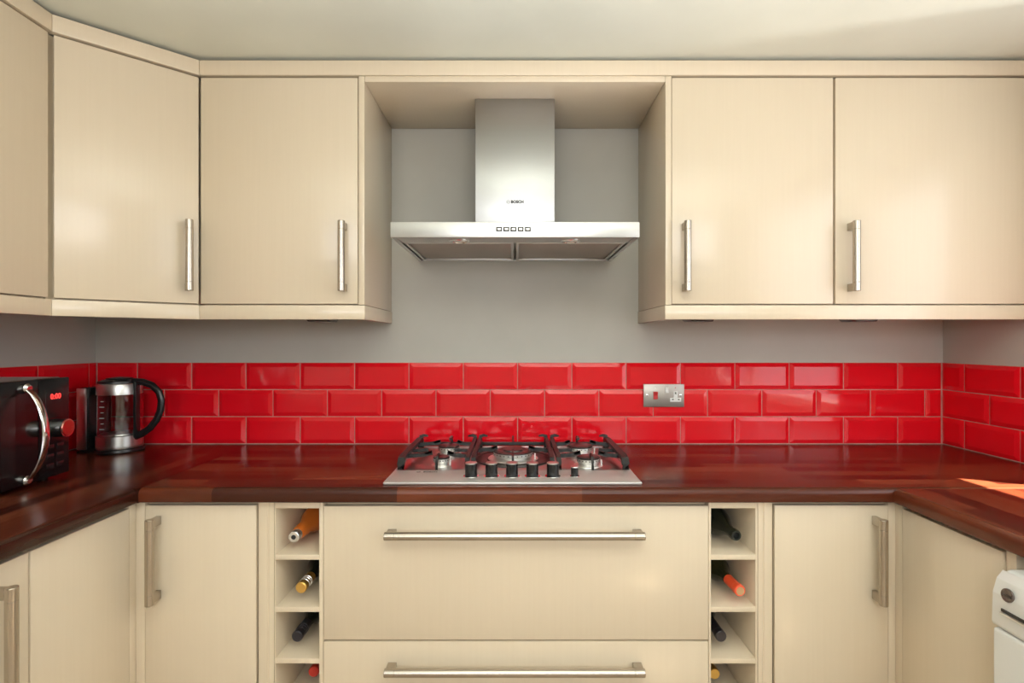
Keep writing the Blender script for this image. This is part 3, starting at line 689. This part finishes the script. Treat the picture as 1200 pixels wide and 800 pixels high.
ml(MB().lathe((0.030, ky, kz), (1, 0, 0), [(0, 0), (0.0225, 0), (0.0215, 0.002), (0, 0.0025)], 36)).build('dial_face', 'copper_face', kb)
dp = ml(MB().box(-0.001, 0.0008, MWW-0.082, MWW-0.022, 0.175, 0.255, 0.0004)).build('display', 'black_plastic', ctl)
text_part('0:00', 0.021, ML @ Matrix.Translation((0.0012, MWW-0.050, 0.233)) @ FACE_POS_X, 'digits', 'digit_red', dp, 0.0004)
for i in range(3):
    for j in range(2): ml(MB().box(-0.001, 0.0014, MWW-0.080+j*0.034, MWW-0.056+j*0.034, 0.035+i*0.026, 0.050+i*0.026, 0.001)).build('button', 'black_plastic', ctl)
for x in (-MD+0.03, -0.05):
    for y in (-MWW+0.03, MWW-0.03): ml(MB().cyl((x, y, 0.0), (x, y, 0.012), 0.012, 14)).build('foot', 'black_plastic', t)

# ------------------------------------------------------------------ kettle
kx, kyy, kr = -1.398, -0.118, 0.0690
t = thing('kettle', 'glass and brushed steel electric kettle with a black handle', 'kettle', (kx, kyy, WT))
Z = Vector((0, 0, 1))
def kl(prof, name, material, parent=t, closed=False): return MB().lathe((kx, kyy, WT), Z, prof, 48, closed).build(name, material, parent)
kl([(0, 0.0004), (kr+0.003, 0.0004), (kr+0.005, 0.004), (kr+0.004, 0.011), (kr-0.001, 0.013), (0, 0.013)], 'power_base', 'black_plastic')
kl([(0, 0.0140), (kr-0.001, 0.0140), (kr, 0.016), (kr, 0.022), (kr-0.001, 0.0228), (kr-0.001, 0.0238), (kr, 0.0246), (kr-0.0005, 0.058), (kr-0.004, 0.0605), (0, 0.0605)], 'steel_base', 'steel')
kl([(kr-0.0015, 0.0608), (kr-0.003, 0.203), (kr-0.0065, 0.203), (kr-0.005, 0.0608)], 'glass_jug', 'glass', closed=True)
kl([(kr-0.0070, 0.201), (kr-0.002, 0.2015), (kr-0.0022, 0.236), (kr-0.0045, 0.240), (kr-0.009, 0.240), (kr-0.009, 0.201)], 'rim_band', 'steel', closed=True)
kl([(0, 0.2405), (kr-0.005, 0.2405), (kr-0.006, 0.247), (kr-0.018, 0.252), (kr-0.028, 0.254), (kr-0.03, 0.258), (0.018, 0.261), (0, 0.261)], 'lid', 'black_plastic')
kl([(0, 0.0609), (kr-0.010, 0.0609), (kr-0.011, 0.064), (0.02, 0.0660), (0, 0.0660)], 'heating_plate', 'steel')
# handle: black loop on the +x side, and the spine it grows from
hx = kx + kr*0.97; sp = []
for px_, pz_ in ((hx-0.012, 0.246), (hx+0.022, 0.244), (hx+0.056, 0.232), (hx+0.080, 0.208), (hx+0.088, 0.178), (hx+0.085, 0.145), (hx+0.072, 0.112), (hx+0.048, 0.082), (hx+0.020, 0.062), (hx-0.004, 0.052)):
    sp.append((px_, kyy-0.012, WT+pz_))
MB().sweep(sp, [0.024]*10, [0.020, 0.020, 0.019, 0.018, 0.018, 0.018, 0.018, 0.018, 0.019, 0.018], up=(0, 1, 0), seg=14).build('handle', 'black_plastic', t)
MB().box(hx-0.004, hx+0.006, kyy-0.024, kyy, WT+0.05, WT+0.246, 0.003).build('handle_spine', 'black_plastic', t)
# spout lip opposite the handle
MB().prism([(kx-kr+0.004, kyy-0.026), (kx-kr-0.005, kyy-0.008), (kx-kr-0.005, kyy+0.008), (kx-kr+0.004, kyy+0.026)], WT+0.206, WT+0.240, 'z', 0.003).build('spout', 'steel', t)
m = MB()
for k in range(6):
    z = WT+0.085+k*0.019; a = R(-100 if k else -100)
    for dx in ((-0.012, 0.004) if k % 2 == 0 else (-0.008, 0.002),):
        m.box(kx-0.006+dx[0], kx-0.006+dx[1], kyy-kr+0.0004, kyy-kr+0.0016, z, z+0.0022)
m.build('gauge_marks', 'white_plastic', t)

# slim upright appliance between microwave and kettle
t = thing('electric_can_opener', 'slim upright black appliance with a steel front, between microwave and kettle', 'appliance', (-1.5025, -0.105, WT), 0.0)
L2 = world_of(t)
MB().box(-0.016, 0.024, -0.045, 0.050, 0.004, 0.226, 0.006).xform(L2).build('body', 'black_plastic', t)
MB().box(-0.0165, 0.0165, -0.054, -0.046, 0.010, 0.224, 0.0035).xform(L2).build('front_plate', 'steel_v', t)
MB().box(-0.0165, 0.024, -0.052, 0.050, 0.0, 0.006, 0.001).xform(L2).build('foot', 'black_plastic', t)
